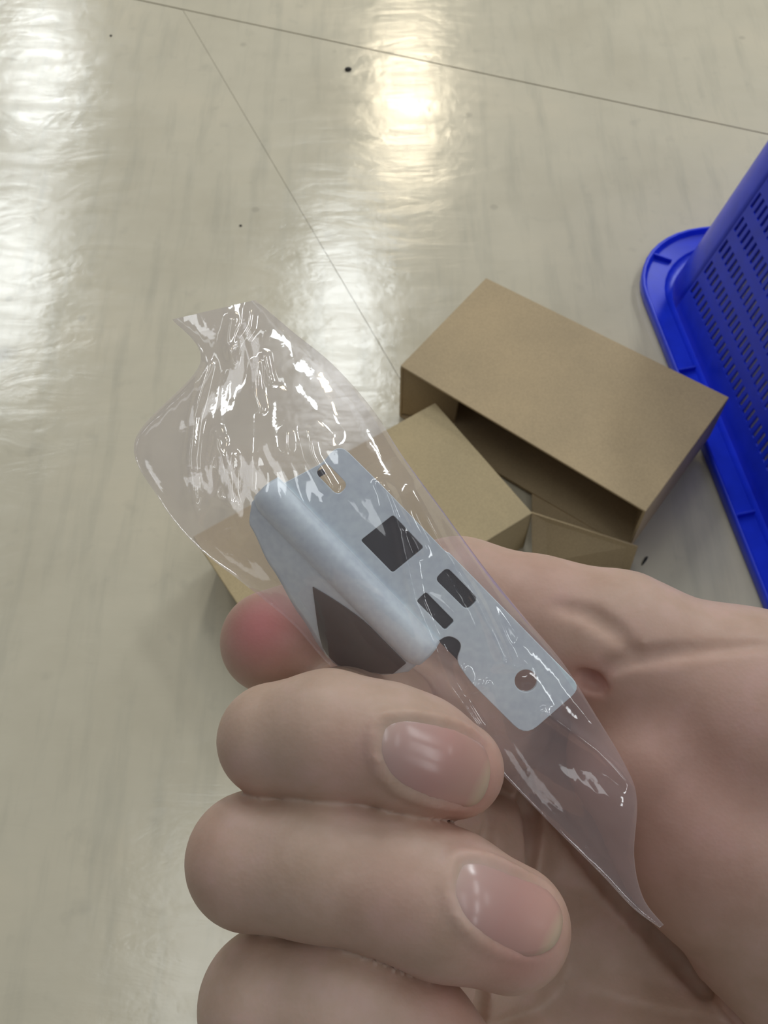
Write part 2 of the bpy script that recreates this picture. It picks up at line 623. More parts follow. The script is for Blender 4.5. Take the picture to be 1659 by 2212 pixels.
zr = 0.0125
for a in (0.184, 0.350, 0.490):
    rib(bpt(a, 0.003, zr), bpt(a - 0.002, 0.0225, zr - 0.001))
rib(bpt(0.0285, 0.0255, zr), bpt(0.040, 0.043, zr - 0.001))
for b in (0.24,):
    rib(bpt(0.003, b, zr), bpt(0.0225, b, zr - 0.001))
    rib(bpt(BL - 0.003, b, zr), bpt(BL - 0.0225, b, zr - 0.001))
for a in (0.15, 0.29, 0.43):
    rib(bpt(a, BWD - 0.003, zr), bpt(a, BWD - 0.0225, zr - 0.001))

# ------------------------------------------------------------------ the hand: one continuous surface from a smooth distance field
def seg_d(P, a, b, ra, rb):
    ab = b - a
    t = np.clip(((P - a) @ ab) / max(1e-9, ab @ ab), 0, 1)
    return np.linalg.norm(P - (a + t[..., None] * ab), axis=-1) - (ra + (rb - ra) * t)


def smin(a, b, k):
    h = np.clip(0.5 + 0.5 * (b - a) / k, 0, 1)
    return b + (a - b) * h - k * h * (1 - h)


def smax(a, b, k):
    return -smin(-a, -b, k)


def chain(px):
    return [(cpt(x, y, d), r * d / FPX) for x, y, d, r in px]


def chain_d(P, ch, k):
    D = None
    for (a, ra), (b, rb) in zip(ch, ch[1:]):
        d = seg_d(P, a, b, ra, rb)
        D = d if D is None else smin(D, d, k)
    return D


# joint positions: photo x, y, distance in mm, radius in photo pixels at that distance
INDEX = chain([(592, 1598, 142, 122), (710, 1587, 139, 133), (830, 1603, 138, 122), (905, 1632, 139.5, 122), (985, 1662, 142, 104)])
MIDDLE = chain([(548, 1858, 141, 146), (700, 1868, 138, 150), (850, 1905, 136.5, 147), (960, 1950, 137, 150), (1098, 2003, 140, 134)])
RING = chain([(595, 2172, 142, 166), (740, 2185, 139, 163), (880, 2255, 139, 150), (975, 2330, 141, 132)])
PINKY = chain([(680, 2450, 146, 132), (800, 2480, 143, 128), (900, 2530, 143, 118), (960, 2570, 146, 104)])
P_INDEX = chain([(592, 1598, 142, 122), (820, 1560, 163, 140), (1070, 1540, 184, 135)])
P_MIDDLE = chain([(548, 1858, 141, 146), (820, 1850, 166, 132), (1110, 1830, 189, 122)])
P_RING = chain([(595, 2172, 142, 166), (850, 2120, 167, 132), (1130, 2060, 189, 120)])
P_PINKY = chain([(680, 2450, 146, 132), (900, 2360, 164, 120), (1160, 2270, 182, 112)])
THUMB = chain([(2020, 2000, 184, 250), (1800, 1770, 177, 245), (1615, 1560, 173, 236), (1330, 1395, 172, 152), (1160, 1340, 174, 128), (990, 1300, 177, 128), (800, 1330, 174, 122), (588, 1386, 167, 112)])
PALM = [chain([(1080, 1570, 189, 120), (1500, 1780, 194, 150), (2000, 2080, 186, 190)]),
        chain([(1110, 1830, 191, 120), (1500, 1950, 196, 140), (2000, 2150, 188, 190)]),
        chain([(1130, 2060, 191, 118), (1500, 2130, 194, 140), (2010, 2240, 186, 190)]),
        chain([(1160, 2270, 182, 118), (1520, 2330, 180, 165), (2000, 2330, 182, 190)])]
THENAR = chain([(1390, 1640, 170, 165), (1560, 1800, 172, 225), (1780, 2000, 176, 270), (2000, 2120, 182, 235)])
FOREARM = chain([(2000, 2190, 185, 250), (2500, 2420, 188, 262), (2900, 2600, 190, 285)])


def nail_frame(ch):
    a, ra = ch[-2]
    b, rb = ch[-1]
    return a, b


INDEX_NAIL = [(824, 1562), (879, 1550), (962, 1566), (1018, 1589), (1047, 1616), (1059, 1660), (1051, 1708), (1027, 1738), (985, 1741), (907, 1719), (851, 1690), (820, 1644), (812, 1600)]
MIDDLE_NAIL = [(992, 1858), (1046, 1862), (1129, 1896), (1180, 1921), (1212, 1965), (1213, 2012), (1190, 2050), (1145, 2066), (1100, 2058), (1046, 2032), (996, 1985), (972, 1930), (975, 1890)]


def distal_field(P, ch):
    return chain_d(P, ch, 2.5)


def ray_depth(px, py, fn, d0=118.0, d1=200.0):
    """distance in mm along the line of sight at which fn first drops below zero"""
    px = np.asarray(px, float)
    py = np.asarray(py, float)
    ds = np.linspace(d0, d1, 330)
    D = ds[None, :]
    P = np.stack([(px[:, None] - CX) / FPX * D, (CY - py[:, None]) / FPX * D, -D + 0 * px[:, None]], -1)
    val = fn(P)
    neg = val < 0
    i = neg.argmax(1)
    i = np.where(neg.any(1), i, len(ds) - 1)
    i = np.clip(i, 1, None)
    r = np.arange(len(px))
    v0, v1 = val[r, i - 1], val[r, i]
    t = np.clip(v0 / (v0 - v1 + 1e-9), 0, 1)
    return ds[i - 1] + t * (ds[i] - ds[i - 1])


def smooth_closed(poly, n):
    P = np.array(poly, float)
    k = len(P)
    out = []
    for i in range(n):
        u = i * k / n
        j = int(u)
        t = u - j
        p0, p1, p2, p3 = P[(j - 1) % k], P[j % k], P[(j + 1) % k], P[(j + 2) % k]
        out.append(0.5 * (2 * p1 + (p2 - p0) * t + (2 * p0 - 5 * p1 + 4 * p2 - p3) * t ** 2 + (3 * p1 - p0 - 3 * p2 + p3) * t ** 3))
    return np.array(out)


NAILS = []
for ch, poly in ((INDEX, INDEX_NAIL), (MIDDLE, MIDDLE_NAIL)):
    out = smooth_closed(poly, 64)
    dep = ray_depth(out[:, 0], out[:, 1], lambda P, c=ch: distal_field(P, c))
    rim_pts = np.array([cpt(x, y, d) for (x, y), d in zip(out, dep)])
    NAILS.append((ch, out, rim_pts))


def fold_field(P, rim_pts, tipdir):
    """rounded skin fold around the back and the sides of a nail"""
    c = rim_pts.mean(0)
    D = None
    n = len(rim_pts)
    L = (rim_pts - c) @ tipdir
    lo, hi = L.min(), L.max()
    for i in range(0, n, 2):
        a, b = rim_pts[i], rim_pts[(i + 2) % n]
        s = ((a + b) / 2 - c) @ tipdir
        u = (s - lo) / (hi - lo)
        if u > 0.86:
            continue
        r = 0.85 - 0.55 * max(0, u - 0.4) / 0.46
        off = (a - c) / np.linalg.norm(a - c) * 0.55 + np.array([0, 0, -0.58])
        d = seg_d(P, a + off, b + off, r, r)
        D = d if D is None else np.minimum(D, d)
    return D


VIEW = np.array([0, 0, 1.0])
CREASES = []


def hand_groups():
    """(field, smoothing, bounding chain) in the order they are joined"""
    gs = []
    for p in PALM:
        gs.append((lambda P, c=p: chain_d(P, c, 5), 7.0, p))
    gs.append((lambda P: chain_d(P, FOREARM, 8), 9.0, FOREARM))
    for p in (P_INDEX, P_MIDDLE, P_RING, P_PINKY):
        gs.append((lambda P, c=p: chain_d(P, c, 3), 1.0, p))
    gs.append((lambda P: chain_d(P, THENAR, 6), 1.4, THENAR))
    gs.append((lambda P: chain_d(P, THUMB, 5), 4.0, THUMB))
    for c in (RING, PINKY):
        gs.append((lambda P, c=c: chain_d(P, c, 3), 0.3, c))
    for (c, out, rp) in (NAILS[1], NAILS[0]):
        td_ = (c[-1][0] - c[-2][0])
        td_ = td_ / np.linalg.norm(td_)
        gs.append((lambda P, c=c, rp=rp, t=td_: smin(distal_field(P, c), fold_field(P, rp, t), 0.9), 0.3, c))
    return gs


GROUPS = hand_groups()
HG = 0.62
allp = np.array([p for _, _, c in GROUPS for p, r in c])
allr = max(r for _, _, c in GROUPS for p, r in c)
lo = np.array([(p - r) for _, _, c in GROUPS for p, r in c]).min(0) - 3
hi = np.array([(p + r) for _, _, c in GROUPS for p, r in c]).max(0) + 3
dims = np.ceil((hi - lo) / HG).astype(int) + 1
axs = [lo[i] + HG * np.arange(dims[i]) for i in range(3)]
VAL = np.full(dims, 6.0, np.float32)
def grid_field(P):
    """trilinear look-up in the grid"""
    q = (np.asarray(P) - lo) / HG
    q = np.clip(q, 0, np.array(dims) - 1.001)
    i = q.astype(int)
    t = q - i
    r = 0
    for dx in (0, 1):
        for dy in (0, 1):
            for dz in (0, 1):
                wgt = (t[..., 0] if dx else 1 - t[..., 0]) * (t[..., 1] if dy else 1 - t[..., 1]) * (t[..., 2] if dz else 1 - t[..., 2])
                r = r + wgt * VAL[i[..., 0] + dx, i[..., 1] + dy, i[..., 2] + dz]
    return r


# skin creases, pressed into the surface along lines of the palm
def press(line, rad, depth, k=1.2):
    pl = np.array(line, float)
    seg = []
    for a, b in zip(pl, pl[1:]):
        for t in np.linspace(0, 1, 5)[:-1]:
            seg.append(a + (b - a) * t)
    seg.append(pl[-1])
    seg = np.array(seg)
    dep = ray_depth(seg[:, 0], seg[:, 1], grid_field)
    pts = [cpt(x, y, d - rad + depth) for (x, y), d in zip(seg, dep)]
    n = len(pts)
    for j, (a, b) in enumerate(zip(pts, pts[1:])):
        fade = min(1, 0.45 + 1.6 * min(j, n - 2 - j) / n)
        r = rad * fade
        l = np.minimum(a, b) - r - k - 1
        h = np.maximum(a, b) + r + k + 1
        i0 = np.clip(np.floor((l - lo) / HG).astype(int), 0, dims)
        i1 = np.clip(np.ceil((h - lo) / HG).astype(int) + 1, 0, dims)
        g_ = np.meshgrid(*[axs[i][i0[i]:i1[i]] for i in range(3)], indexing='ij')
        P = np.stack(g_, -1)
        sl = tuple(slice(i0[i], i1[i]) for i in range(3))
        VAL[sl] = smax(VAL[sl], -seg_d(P, a, b, r, r), k)


def press_all():
    press([(1659, 1388), (1540, 1398), (1440, 1412), (1370, 1425), (1310, 1445), (1270, 1480)], 1.1, 0.42, 1.5)
    press([(1380, 1420), (1330, 1360), (1270, 1320), (1200, 1305)], 1.3, 0.22, 1.8)
    press([(1255, 1460), (1275, 1470), (1300, 1484)], 1.5, 2.0, 1.2)
    press([(1138, 1660), (1143, 1780), (1135, 1900)], 1.8, 4.0, 2.0)
    press([(1150, 1690), (1260, 1840), (1390, 1990), (1520, 2130), (1600, 2212)], 1.6, 2.2, 2.0)
    press([(1040, 2120), (1036, 2180), (1030, 2240)], 1.4, 2.5, 1.5)
    press([(1060, 1760), (1050, 1830), (1040, 1900)], 1.2, 1.6, 1.5)


for gi_, (fn, k, c) in enumerate(GROUPS):
    if gi_ == len(GROUPS) - 4:
        press_all()          # palm and thumb are complete, the curled fingertips follow
    pad = k + 3.0
    l = np.array([p - r for p, r in c]).min(0) - pad
    h = np.array([p + r for p, r in c]).max(0) + pad
    i0 = np.clip(np.floor((l - lo) / HG).astype(int), 0, dims)
    i1 = np.clip(np.ceil((h - lo) / HG).astype(int) + 1, 0, dims)
    gx, gy, gz = np.meshgrid(*[axs[i][i0[i]:i1[i]] for i in range(3)], indexing='ij')
    # the narrow chains: evaluate only near the parts that matter
    P = np.stack([gx, gy, gz], -1)
    coarse = chain_d(P, c, max(k, 2.0)) if len(c) > 1 else fn(P)
    sl = tuple(slice(i0[i], i1[i]) for i in range(3))
    sub = VAL[sl]
    near = coarse < pad
    if near.any():
        d = fn(P[near])
        sub[near] = smin(sub[near], np.minimum(d, 6.0), k)
    VAL[sl] = sub


def surface_nets(vals, origin, h):
    s = vals < 0
    c = np.zeros(np.array(vals.shape) - 1, np.int8)
    offs = [(x, y, z) for x in (0, 1) for y in (0, 1) for z in (0, 1)]
    nx, ny, nz = c.shape
    for (x, y, z) in offs:
        c += s[x:x + nx, y:y + ny, z:z + nz]
    act = (c > 0) & (c < 8)
    idx = np.full(c.shape, -1, np.int64)
    ijk = np.argwhere(act)
    idx[act] = np.arange(len(ijk))
    acc = np.zeros((len(ijk), 3))
    cnt = np.zeros(len(ijk))
    for a in offs:
        for ax in range(3):
            if a[ax]:
                continue
            b = list(a)
            b[ax] = 1
            va = vals[ijk[:, 0] + a[0], ijk[:, 1] + a[1], ijk[:, 2] + a[2]].astype(float)
            vb = vals[ijk[:, 0] + b[0], ijk[:, 1] + b[1], ijk[:, 2] + b[2]].astype(float)
            cr = (va < 0) != (vb < 0)
            t = va[cr] / (va[cr] - vb[cr])
            acc[cr] += np.array(a) + t[:, None] * (np.array(b) - np.array(a))
            cnt[cr] += 1
    verts = origin + h * (ijk + acc / cnt[:, None])
    faces = []
    X, Y, Z = vals.shape
    for ax in range(3):
        o1, o2 = [(1, 2), (2, 0), (0, 1)][ax]
        sl0 = [slice(1, -1)] * 3
        sl1 = [slice(1, -1)] * 3
        sl0[ax] = slice(0, -1)
        sl1[ax] = slice(1, None)
        cr = s[tuple(sl0)] != s[tuple(sl1)]
        e = np.argwhere(cr)
        add = np.array([1, 1, 1])
        add[ax] = 0
        e = e + add
        inside = s[e[:, 0], e[:, 1], e[:, 2]]
        d1 = np.zeros(3, int)
        d1[o1] = 1
        d2 = np.zeros(3, int)
        d2[o2] = 1
        q = [e - d1 - d2, e - d2, e, e - d1]
        f = np.stack([idx[k[:, 0], k[:, 1], k[:, 2]] for k in q], 1)
        f[~inside] = f[~inside][:, ::-1]
        faces.append(f)
    faces = np.vstack(faces)
    faces = faces[(faces >= 0).all(1)]
    return verts, faces


HV, HF = surface_nets(VAL, lo, HG)
# even out the net
ed_ = np.vstack([HF[:, [0, 1]], HF[:, [1, 2]], HF[:, [2, 3]], HF[:, [3, 0]]])
for it in range(3):
    acc = np.zeros_like(HV)
    cn = np.zeros(len(HV))
    np.add.at(acc, ed_[:, 0], HV[ed_[:, 1]])
    np.add.at(acc, ed_[:, 1], HV[ed_[:, 0]])
    np.add.at(cn, ed_[:, 0], 1)
    np.add.at(cn, ed_[:, 1], 1)
    HV = HV + (0.5 if it % 2 == 0 else -0.25) * (acc / cn[:, None] - HV)

# redder skin at the tips, the knuckle and the ball of the thumb
BL_SPOTS = [(cpt(560, 1345, 158), 7.5, 1.0), (cpt(1010, 1680, 136), 8.0, 0.45), (cpt(1120, 2040, 132), 9.0, 0.45),
            (cpt(1130, 2110, 134), 6, 0.25), (cpt(470, 1850, 138), 8.0, 0.16), (cpt(500, 1680, 138), 5.0, 0.15), (cpt(1500, 1720, 152), 28.0, 0.32),
            (cpt(1150, 1260, 165), 16.0, 0.20), (cpt(1270, 1470, 162), 6.0, 0.4), (cpt(760, 1640, 130), 6.0, 0.2), (cpt(860, 1950, 128), 8.0, 0.18),
            (cpt(1000, 2180, 134), 9.0, 0.25)]
blush = np.zeros(len(HV))
for c, r, a in BL_SPOTS:
    blush = np.maximum(blush, a * np.exp(-(np.linalg.norm(HV - c, axis=1) / r) ** 2))
HW = to_world(HV)
hb = HW.mean(0)
me = bpy.data.meshes.new('hand')
me.vertices.add(len(HW))
me.vertices.foreach_set('co', (HW - hb).ravel())
me.loops.add(HF.size)
me.loops.foreach_set('vertex_index', HF.ravel())
me.polygons.add(len(HF))
me.polygons.foreach_set('loop_start', np.arange(0, HF.size, 4))
me.polygons.foreach_set('loop_total', np.full(len(HF), 4))
me.update(calc_edges=True)
me.polygons.foreach_set('use_smooth', np.ones(len(HF), bool))
at = me.attributes.new('blush', 'FLOAT', 'POINT')
at.data.foreach_set('value', blush)
me.materials.append(M_SKIN)
hand = bpy.data.objects.new('hand', me)
COL.objects.link(hand)
hand.location = hb
tag(hand, 'bare right hand with curled fingers pinching the clear plastic bag', 'hand')
BASES['hand'] = hb

# fingernails: thin curved shells on the fingertips
for ch, out, rp in NAILS:
    c = out.mean(0)
    td_ = np.array([ch[-1][0] - ch[-2][0]])[0]
    tpx = np.array([td_[0], -td_[1]])
    tpx /= np.linalg.norm(tpx)
    rings = 9
    V2, al, edge = [], [], []
    Lm = (out - c) @ tpx
    lo_, hi_ = Lm.min(), Lm.max()
    for k in range(rings + 1):
        s = 1.0 - k / rings * 0.98
        for p in out:
            q = c + (p - c) * s
            V2.append(q)
            al.append((((q - c) @ tpx) - lo_) / (hi_ - lo_))
            edge.append(s)
    V2 = np.array(V2)
    al = np.array(al)
    edge = np.array(edge)
    dep = ray_depth(V2[:, 0], V2[:, 1], lambda P, c_=ch: distal_field(P, c_))
    lift = 0.32 * (1 - edge ** 3) + 0.10 + 0.30 * np.clip((al - 0.75) / 0.25, 0, 1)
    lift = lift - 0.25 * np.clip((0.12 - al) / 0.12, 0, 1)
    top = np.array([cpt(x, y, d - l) for (x, y), d, l in zip(V2, dep, lift)])
    bot = np.array([cpt(x, y, d - l + 0.45) for (x, y), d, l in zip(V2, dep, lift)])
    n = len(out)
    fs = []
    for k in range(rings):
        for j in range(n):
            fs.append([k * n + j, k * n + (j + 1) % n, (k + 1) * n + (j + 1) % n, (k + 1) * n + j])
    fs.append([rings * n + j for j in range(n)])
    m = len(top)
    fs2 = [[i + m for i in f_[::-1]] for f_ in fs]
    sides = [[j, j + m, (j + 1) % n + m, (j + 1) % n] for j in range(n)]
    o = part('fingernail', to_world(np.vstack([top, bot])), fs + fs2 + sides, M_NAIL, hand, True)
    a = o.data.attributes.new('along', 'FLOAT', 'POINT')
    a.data.foreach_set('value', np.concatenate([al, al]))

# ------------------------------------------------------------------ the metal bracket inside the bag
BO = cpt(739, 960, 150)
PXMM = 150 / FPX                      # mm per photo pixel at the bracket
bx = np.array([0.70, -0.714, -0.010])
bx /= np.linalg.norm(bx)
by = np.array([0.714, 0.70, 0.02])
by -= bx * (by @ bx)
by /= np.linalg.norm(by)
bz = np.cross(bx, by)                 # towards the viewer


def bk_pt(x, y, z=0.0):
    """bracket space: x, y in photo pixels along the plate, z in mm towards the viewer"""
    return BO + bx * x * PXMM + by * y * PXMM + bz * z


br_base = to_world(bk_pt(360, -100))
bracket = empty('metal_bracket', br_base)
tag(bracket, 'small pale grey metal bracket with slots and holes inside the clear bag', 'bracket')


def round_poly(poly, r, seg=5):
    P = np.array(poly, float)
    k = len(P)
    out = []
    for i in range(k):
        p0, p, p1 = P[i - 1], P[i], P[(i + 1) % k]
        d0, d1 = p0 - p, p1 - p
        rr = r[i] if isinstance(r, (list, tuple)) else r
        rr = min(rr, 0.48 * np.linalg.norm(d0), 0.48 * np.linalg.norm(d1))
        a, b = p + d0 / np.linalg.norm(d0) * rr, p + d1 / np.linalg.norm(d1) * rr
        for s in range(seg + 1):
            t = s / seg
            out.append((1 - t) ** 2 * a + 2 * t * (1 - t) * p + t * t * b)
    return np.array(out)


def cut_plate(name, outer, holes, frame, th, bev, mat, parent):
    """a sheet with real openings: filled 2D curve, extruded; frame maps (x px, y px, z mm) to the hand space"""
    cu = bpy.data.curves.new(name, 'CURVE')
    cu.dimensions = '2D'
    cu.fill_mode = 'BOTH'
    cu.extrude = th / 2 / PXMM
    cu.bevel_depth = bev / PXMM
    cu.bevel_resolution = 2
    for poly in [outer] + holes:
        sp = cu.splines.new('POLY')
        sp.points.add(len(poly) - 1)
        for p, q in zip(sp.points, poly):
            p.co = (q[0], q[1], 0, 1)
        sp.use_cyclic_u = True
    tmp = bpy.data.objects.new('tmp', cu)
    COL.objects.link(tmp)
    dg = bpy.context.evaluated_depsgraph_get()
    me = bpy.data.meshes.new_from_object(tmp.evaluated_get(dg))
    V = np.array([v.co[:] for v in me.vertices])
    F = [list(p.vertices) for p in me.polygons]
    bpy.data.objects.remove(tmp)
    bpy.data.curves.remove(cu)
    W = np.array([frame(x, y, z * PXMM) for x, y, z in V])
    return part(name, to_world(W), F, mat, parent)


def circ(x, y, r, n=24):
    return np.array([(x + r * math.cos(2 * math.pi * i / n), y + r * math.sin(2 * math.pi * i / n)) for i in range(n)])


plate_out = round_poly([(-4, -4), (0, -60), (-30, -160), (446, -160), (452, -122), (490, -112), (508, -150), (560, -160), (728, -158), (736, 0), (330, 0), (322, -4), (120, -2)],
                       [30, 10, 8, 8, 20, 20, 14, 30, 34, 26, 4, 4, 10])
holes = [round_poly([(0, -86), (74, -86), (74, -50), (0, -50)], 17),
         round_poly([(174, -118), (276, -118), (284, -28), (184, -26)], 8),
         round_poly([(346, -62), (446, -60), (446, -22), (346, -22)], 14),
         round_poly([(352, -124), (444, -124), (444, -92), (352, -92)], 8),
         circ(643, -74, 26)]
cut_plate('plate', plate_out, holes, lambda x, y, z: bk_pt(x, y, z), 0.7, 0.12, M_METAL, bracket)

# raised rounded bend along the left edge and the side wing that turns away from it
BX0, BX1 = -46, 452
FA = math.radians(58)
fdir = -by * math.sin(FA) - bz * math.cos(FA)     # down the wing, away from the viewer


def wing_profile(x):
    """how far the wing reaches below the bend, in mm"""
    t = (x - BX0) / (BX1 - BX0)
    pts = [(0.0, 1.2), (0.06, 3.6), (0.25, 6.4), (0.5, 9.2), (0.68, 11.0), (0.76, 11.2), (0.84, 9.8), (0.93, 6.0), (1.0, 2.6)]
    for (a, va), (b, vb) in zip(pts, pts[1:]):
        if a <= t <= b:
            s = (t - a) / (b - a)
            s = s * s * (3 - 2 * s) * 0.5 + s * 0.5
            return va + (vb - va) * s
    return pts[-1][1]


nx_, prof_n = 70, 26
VT = []
for i in range(nx_ + 1):
    x = BX0 + (BX1 - BX0) * i / nx_
    endr = 1 - max(0, 1 - min(i, nx_ - i) / 4.0) ** 2 * 0.35
    reach = wing_profile(x)
    row = []
    for j in range(prof_n + 1):
        s = j / prof_n
        if s < 0.20:                                    # slope up from the plate
            u = s / 0.20
            y, z = -148 - 20 * u, 0.35 + 1.3 * u * u * endr
            row.append(bk_pt(x, y, z))
        elif s < 0.60:                                  # round bend
            u = (s - 0.20) / 0.40
            a0, a1 = math.radians(62), math.radians(182)
            rr = 2.6 * endr
            cy_, cz_ = -168 - 2.6 * 0.47 / PXMM, 1.65 * endr - 2.6 * 0.883 * endr
            a = a0 + (a1 - a0) * u
            row.append(bk_pt(x, cy_ + rr * math.cos(a) / PXMM, cz_ + rr * math.sin(a)))
        else:
            u = (s - 0.60) / 0.40
            b = bk_pt(x, -168 - 2.6 * 0.47 / PXMM - 2.6 * endr / PXMM, 1.65 * endr - 2.6 * 0.883 * endr)
            row.append(b + fdir * reach * u)
    VT.append(row)
VT = np.array(VT)
W = to_world(VT.reshape(-1, 3))
m = prof_n + 1
fs = [[i * m + j, (i + 1) * m + j, (i + 1) * m + j + 1, i * m + j + 1] for i in range(nx_) for j in range(prof_n)]
wing = part('side_wing', W, fs, M_METAL, bracket, True)
s_ = wing.modifiers.new('thick', 'SOLIDIFY')
s_.thickness = 0.0007
s_.offset = -1
# rivet hole in the wing: a dark plug set in it
pc = bk_pt(165, -168 - 2.6 * 0.47 / PXMM - 2.6 / PXMM, 1.65 - 2.6 * 0.883) + fdir * 3.0
wn = np.cross(fdir, bx)
if wn @ VIEW < 0:
    wn = -wn
ring0 = [pc + (bx * math.cos(a) * 0.75 + fdir * math.sin(a) * 1.1) + wn * 0.05 for a in np.linspace(0, 2 * math.pi, 17)[:-1]]
ring1 = [p - wn * 0.5 for p in ring0]
part('rivet', to_world(np.array(ring0 + ring1)), [list(range(16))] + [[i, i + 16, (i + 1) % 16 + 16, (i + 1) % 16] for i in range(16)], M_DARK, bracket)
wy0 = -168 - 2.6 * 0.47 / PXMM - 2.6 / PXMM
wz0 = 1.65 - 2.6 * 0.883


def wing_pt(x, r, lift=0.0):
    return bk_pt(x, wy0, wz0) + fdir * r + wn * lift


body = []  # outline of a dark sheet standing in for shade on the wing
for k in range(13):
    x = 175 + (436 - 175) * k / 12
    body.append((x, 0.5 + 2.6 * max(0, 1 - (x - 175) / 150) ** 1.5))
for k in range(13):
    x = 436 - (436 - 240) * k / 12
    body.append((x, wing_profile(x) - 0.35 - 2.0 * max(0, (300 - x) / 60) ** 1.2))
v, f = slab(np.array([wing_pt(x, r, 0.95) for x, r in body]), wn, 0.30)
bevel(part('wing_shade', to_world(v), f, M_BROWN, bracket), 0.00012)
# dark latch block that shows through the openings of the plate
lb = [bk_pt(150, -150, -0.75), bk_pt(520, -150, -0.75), bk_pt(520, -8, -0.75), bk_pt(150, -8, -0.75)]
v, f = slab(np.array(lb), bz, 2.2)
bevel(part('latch_block', to_world(v), f, M_DARK, bracket), 0.0003)
# little hook in the first slot
hk = [bk_pt(2, -84, 0.3), bk_pt(16, -84, 0.3), bk_pt(20, -70, 0.3), bk_pt(8, -66, 0.3)]
v, f = slab(np.array(hk), bz, 1.2)
part('hook', to_world(v), f, M_DARK, bracket)

# ------------------------------------------------------------------ the clear bag around it
ROWS = [  # left x, y, depth ; right x, y, depth ; half thickness front, back
    (372, 690, 169, 552, 648, 171, 1.6, 1.6),
    (432, 785, 166, 632, 716, 167, 2.4, 2.4),
    (292, 950, 162, 722, 790, 163, 4.6, 3.2),
    (345, 1080, 158, 806, 886, 158, 9.5, 3.0),
    (425, 1180, 156, 870, 985, 154, 10.0, 3.5),
    (528, 1262, 156, 958, 1105, 151, 9.0, 4.5),
    (632, 1348, 158, 1046, 1225, 152, 9.2, 4.0),
    (730, 1452, 158, 1135, 1335, 152, 9.0, 4.0),
    (872, 1520, 155, 1215, 1430, 152, 6.5, 4.0),
    (1000, 1590, 151, 1278, 1530, 151, 3.6, 3.0),
    (1092, 1680, 150, 1352, 1655, 149, 2.0, 1.6),
    (1200, 1790, 149, 1376, 1730, 148, 1.4, 1.2),
    (1300, 1890, 149, 1370, 1850, 148, 0.9, 0.9),
    (1368, 1962, 149, 1390, 1940, 149, 0.5, 0.5),
    (1425, 2004, 149.5, 1434, 1998, 149.5, 0.2, 0.2)]
ROWS = np.array(ROWS, float)


def cr(arr, u):
    n = len(arr)
    x = np.clip(u, 0, 1) * (n - 1)
    i = min(int(x), n - 2)
    t = x - i
    p0, p1, p2, p3 = arr[max(i - 1, 0)], arr[i], arr[i + 1], arr[min(i + 2, n - 1)]
    return 0.5 * (2 * p1 + (p2 - p0) * t + (2 * p0 - 5 * p1 + 4 * p2 - p3) * t * t + (3 * p1 - p0 - 3 * p2 + p3) * t ** 3)


FOLDS = [  # photo polyline, height in mm, width in photo pixels
    ([(446, 790), (418, 900), (408, 990), (416, 1080), (424, 1130)], 1.0, 9),
    ([(547, 650), (538, 705), (500, 760)], 0.9, 9),
    ([(500, 690), (490, 740), (500, 780)], 0.8, 8),
    ([(556, 785), (552, 850), (562, 880)], 0.7, 7),
    ([(545, 860), (549, 1000), (540, 1130)], 0.45, 14),
    ([(466, 930), (456, 1010)], 0.8, 7),
    ([(474, 950), (481, 1020), (468, 1075), (500, 1090)], 0.8, 7),
    ([(468, 1070), (430, 1110), (420, 1135)], 0.7, 8),
    ([(500, 980), (498, 1060), (520, 1150)], 0.6, 9),
    ([(572, 770), (582, 820)], 0.6, 6),
    ([(620, 935), (621, 965)], 0.5, 7),
    ([(664, 930), (676, 985), (716, 1052)], 0.8, 8),
    ([(620, 830), (720, 940)], -0.5, 14),
    ([(898, 1060), (960, 1180), (1040, 1310), (1092, 1425)], 1.0, 10),
    ([(826, 1045), (856, 1120), (880, 1220), (897, 1300), (940, 1400), (970, 1480), (1030, 1570)], 0.9, 9),
    ([(845, 1060), (905, 1190)], 0.7, 7),
    ([(1010, 1170), (1060, 1260), (1120, 1375)], 0.5, 9),
    ([(1000, 1450), (1020, 1490), (1046, 1480)], 0.6, 8),
    ([(1080, 1440), (1120, 1440)], 0.6, 8),
    ([(1185, 1545), (1290, 1620), (1362, 1690)], 0.8, 9),
    ([(1120, 1640), (1240, 1700), (1372, 1745)], 0.45, 20),
    ([(1160, 1720), (1300, 1800)], -0.5, 20),
    ([(440, 1180), (520, 1220), (640, 1290), (700, 1400)], 0.5, 12)]


def fold_h(x, y):
    h = np.zeros_like(x)
    for pl, A_, w_ in FOLDS:
        dmin = np.full_like(x, 1e9)
        for (x0, y0), (x1, y1) in zip(pl, pl[1:]):
            dx, dy = x1 - x0, y1 - y0
            t = np.clip(((x - x0) * dx + (y - y0) * dy) / (dx * dx + dy * dy), 0, 1)
            dmin = np.minimum(dmin, np.hypot(x - x0 - t * dx, y - y0 - t * dy))
        h += 1.5 * A_ * np.exp(-(dmin / (w_ * 1.5)) ** 2)
    return h


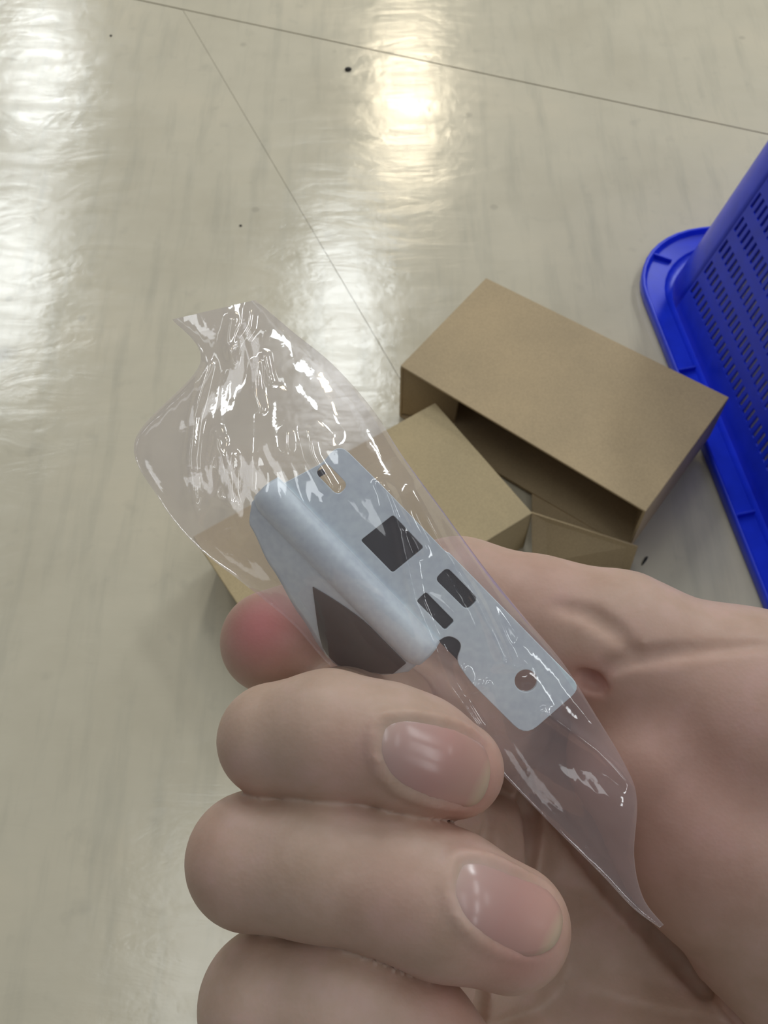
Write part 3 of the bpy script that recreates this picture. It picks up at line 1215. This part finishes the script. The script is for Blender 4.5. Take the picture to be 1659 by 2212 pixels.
NU, NV = 520, 140
us = np.linspace(0, 1, NU)
R_ = np.array([cr(ROWS, u) for u in us])
vs_ = 0.5 - 0.5 * np.cos(np.pi * np.linspace(0, 1, NV + 1))
sheets = []
for side in (0, 1):
    X = R_[:, 0:1] + (R_[:, 3:4] - R_[:, 0:1]) * vs_[None, :]
    Y = R_[:, 1:2] + (R_[:, 4:5] - R_[:, 1:2]) * vs_[None, :]
    E_ = R_[:, 2:3] + (R_[:, 5:6] - R_[:, 2:3]) * vs_[None, :]
    prof_ = np.clip(1 - (2 * vs_ - 1) ** 2, 0, 1)[None, :] ** 0.62
    sgn = -1 if side == 0 else 1
    D = E_ + sgn * (R_[:, 6:7] if side == 0 else R_[:, 7:8]) * prof_
    # crumple: ridged noise drawn out along the bag
    nz = np.zeros_like(D)
    wgt = np.clip(1 - np.abs(2 * vs_ - 1) ** 6, 0, 1)[None, :]
    for i in range(NU):
        for j in range(NV + 1):
            x, y = X[i, j], Y[i, j]
            a = 0.55 if y < 1150 else 0.75
            # coordinates turned so that the long axis of the crumples runs down the bag
            an = 0.12 + 0.60 * min(1, max(0, (y - 800) / 500.0))
            ca, sa = math.cos(an), math.sin(an)
            p = (x - 600) * ca - (y - 1050) * sa
            q = (x - 600) * sa + (y - 1050) * ca
            n1 = noise.noise((p / 46.0, q / 190.0, 3.1 + 9 * side))
            n2 = noise.noise((p / 19.0, q / 80.0, 7.7 + 9 * side))
            n3 = noise.noise((p / 130.0, q / 150.0, 1.7 + 9 * side))
            nz[i, j] = (1 - abs(n1) * 2) * 0.50 + (1 - abs(n2) * 2) * 0.10 + n3 * 0.45
    amp = np.interp(us, [0, 0.05, 0.25, 0.4, 0.65, 1], [0.5, 0.75, 0.72, 0.50, 0.40, 0.30])[:, None]
    calm = 1 - 0.72 * np.clip((X - 560) / 130, 0, 1) * np.clip((1080 - Y) / 120, 0, 1)
    D = D - (nz - 0.3) * amp * calm * wgt * (0.55 if side == 0 else 0.35)
    if side == 0:
        D = D - fold_h(X, Y) * wgt
    P = np.stack([(X - CX) / FPX * D, (CY - Y) / FPX * D, -D], -1)
    sheets.append(P)
F0, B0 = sheets
# make both sheets share their edges
for j in (0, NV):
    mid = (F0[:, j] + B0[:, j]) / 2
    F0[:, j] = mid
    B0[:, j] = mid
ringv = np.concatenate([F0, B0[:, NV - 1:0:-1]], axis=1)
mm = ringv.shape[1]
bagW = to_world(ringv.reshape(-1, 3))
fs = [[i * mm + j, (i + 1) * mm + j, (i + 1) * mm + (j + 1) % mm, i * mm + (j + 1) % mm] for i in range(NU - 1) for j in range(mm)]
bag = link_mesh('plastic_bag', bagW, fs, M_FILM, None, True, loc=bagW.mean(0))
tag(bag, 'crumpled clear plastic bag held by the hand around the grey metal bracket', 'bag')

# ------------------------------------------------------------------ small litter on the floor
def crumb(px, py, r, n, label, stretch=(1, 1, 0.6)):
    c = plane_pt(px, py)
    bm = bmesh.new()
    bmesh.ops.create_icosphere(bm, subdivisions=2, radius=r)
    for v_ in bm.verts:
        k = 1 + 0.45 * noise.noise(v_.co * (0.8 / r) + Vector((n, n, n)))
        v_.co = Vector((v_.co.x * stretch[0] * k, v_.co.y * stretch[1] * k, v_.co.z * stretch[2] * k))
    me_ = bpy.data.meshes.new('floor_crumb')
    bm.to_mesh(me_)
    bm.free()
    me_.materials.append(M_CRUMB)
    o_ = bpy.data.objects.new('floor_crumb', me_)
    COL.objects.link(o_)
    o_.location = (c[0], c[1], r * stretch[2] * 0.8)
    tag(o_, label, 'debris')
    return o_


crumb(752, 151, 0.0036, 3.0, 'small black crumb on the floor near the warm lamp reflection', (1.3, 0.9, 0.5))
crumb(240, 78, 0.0016, 5.0, 'tiny dark speck on the floor near the top left', (1, 1, 0.5))
crumb(520, 488, 0.0014, 8.0, 'tiny dark speck on the floor above the bag opening', (1, 1, 0.5))
o_ = crumb(1392, 1212, 0.0030, 11.0, 'thin dark sliver on the floor between the box and the basket', (0.35, 1.9, 0.3))
o_.rotation_euler = (0, 0, math.radians(-35))
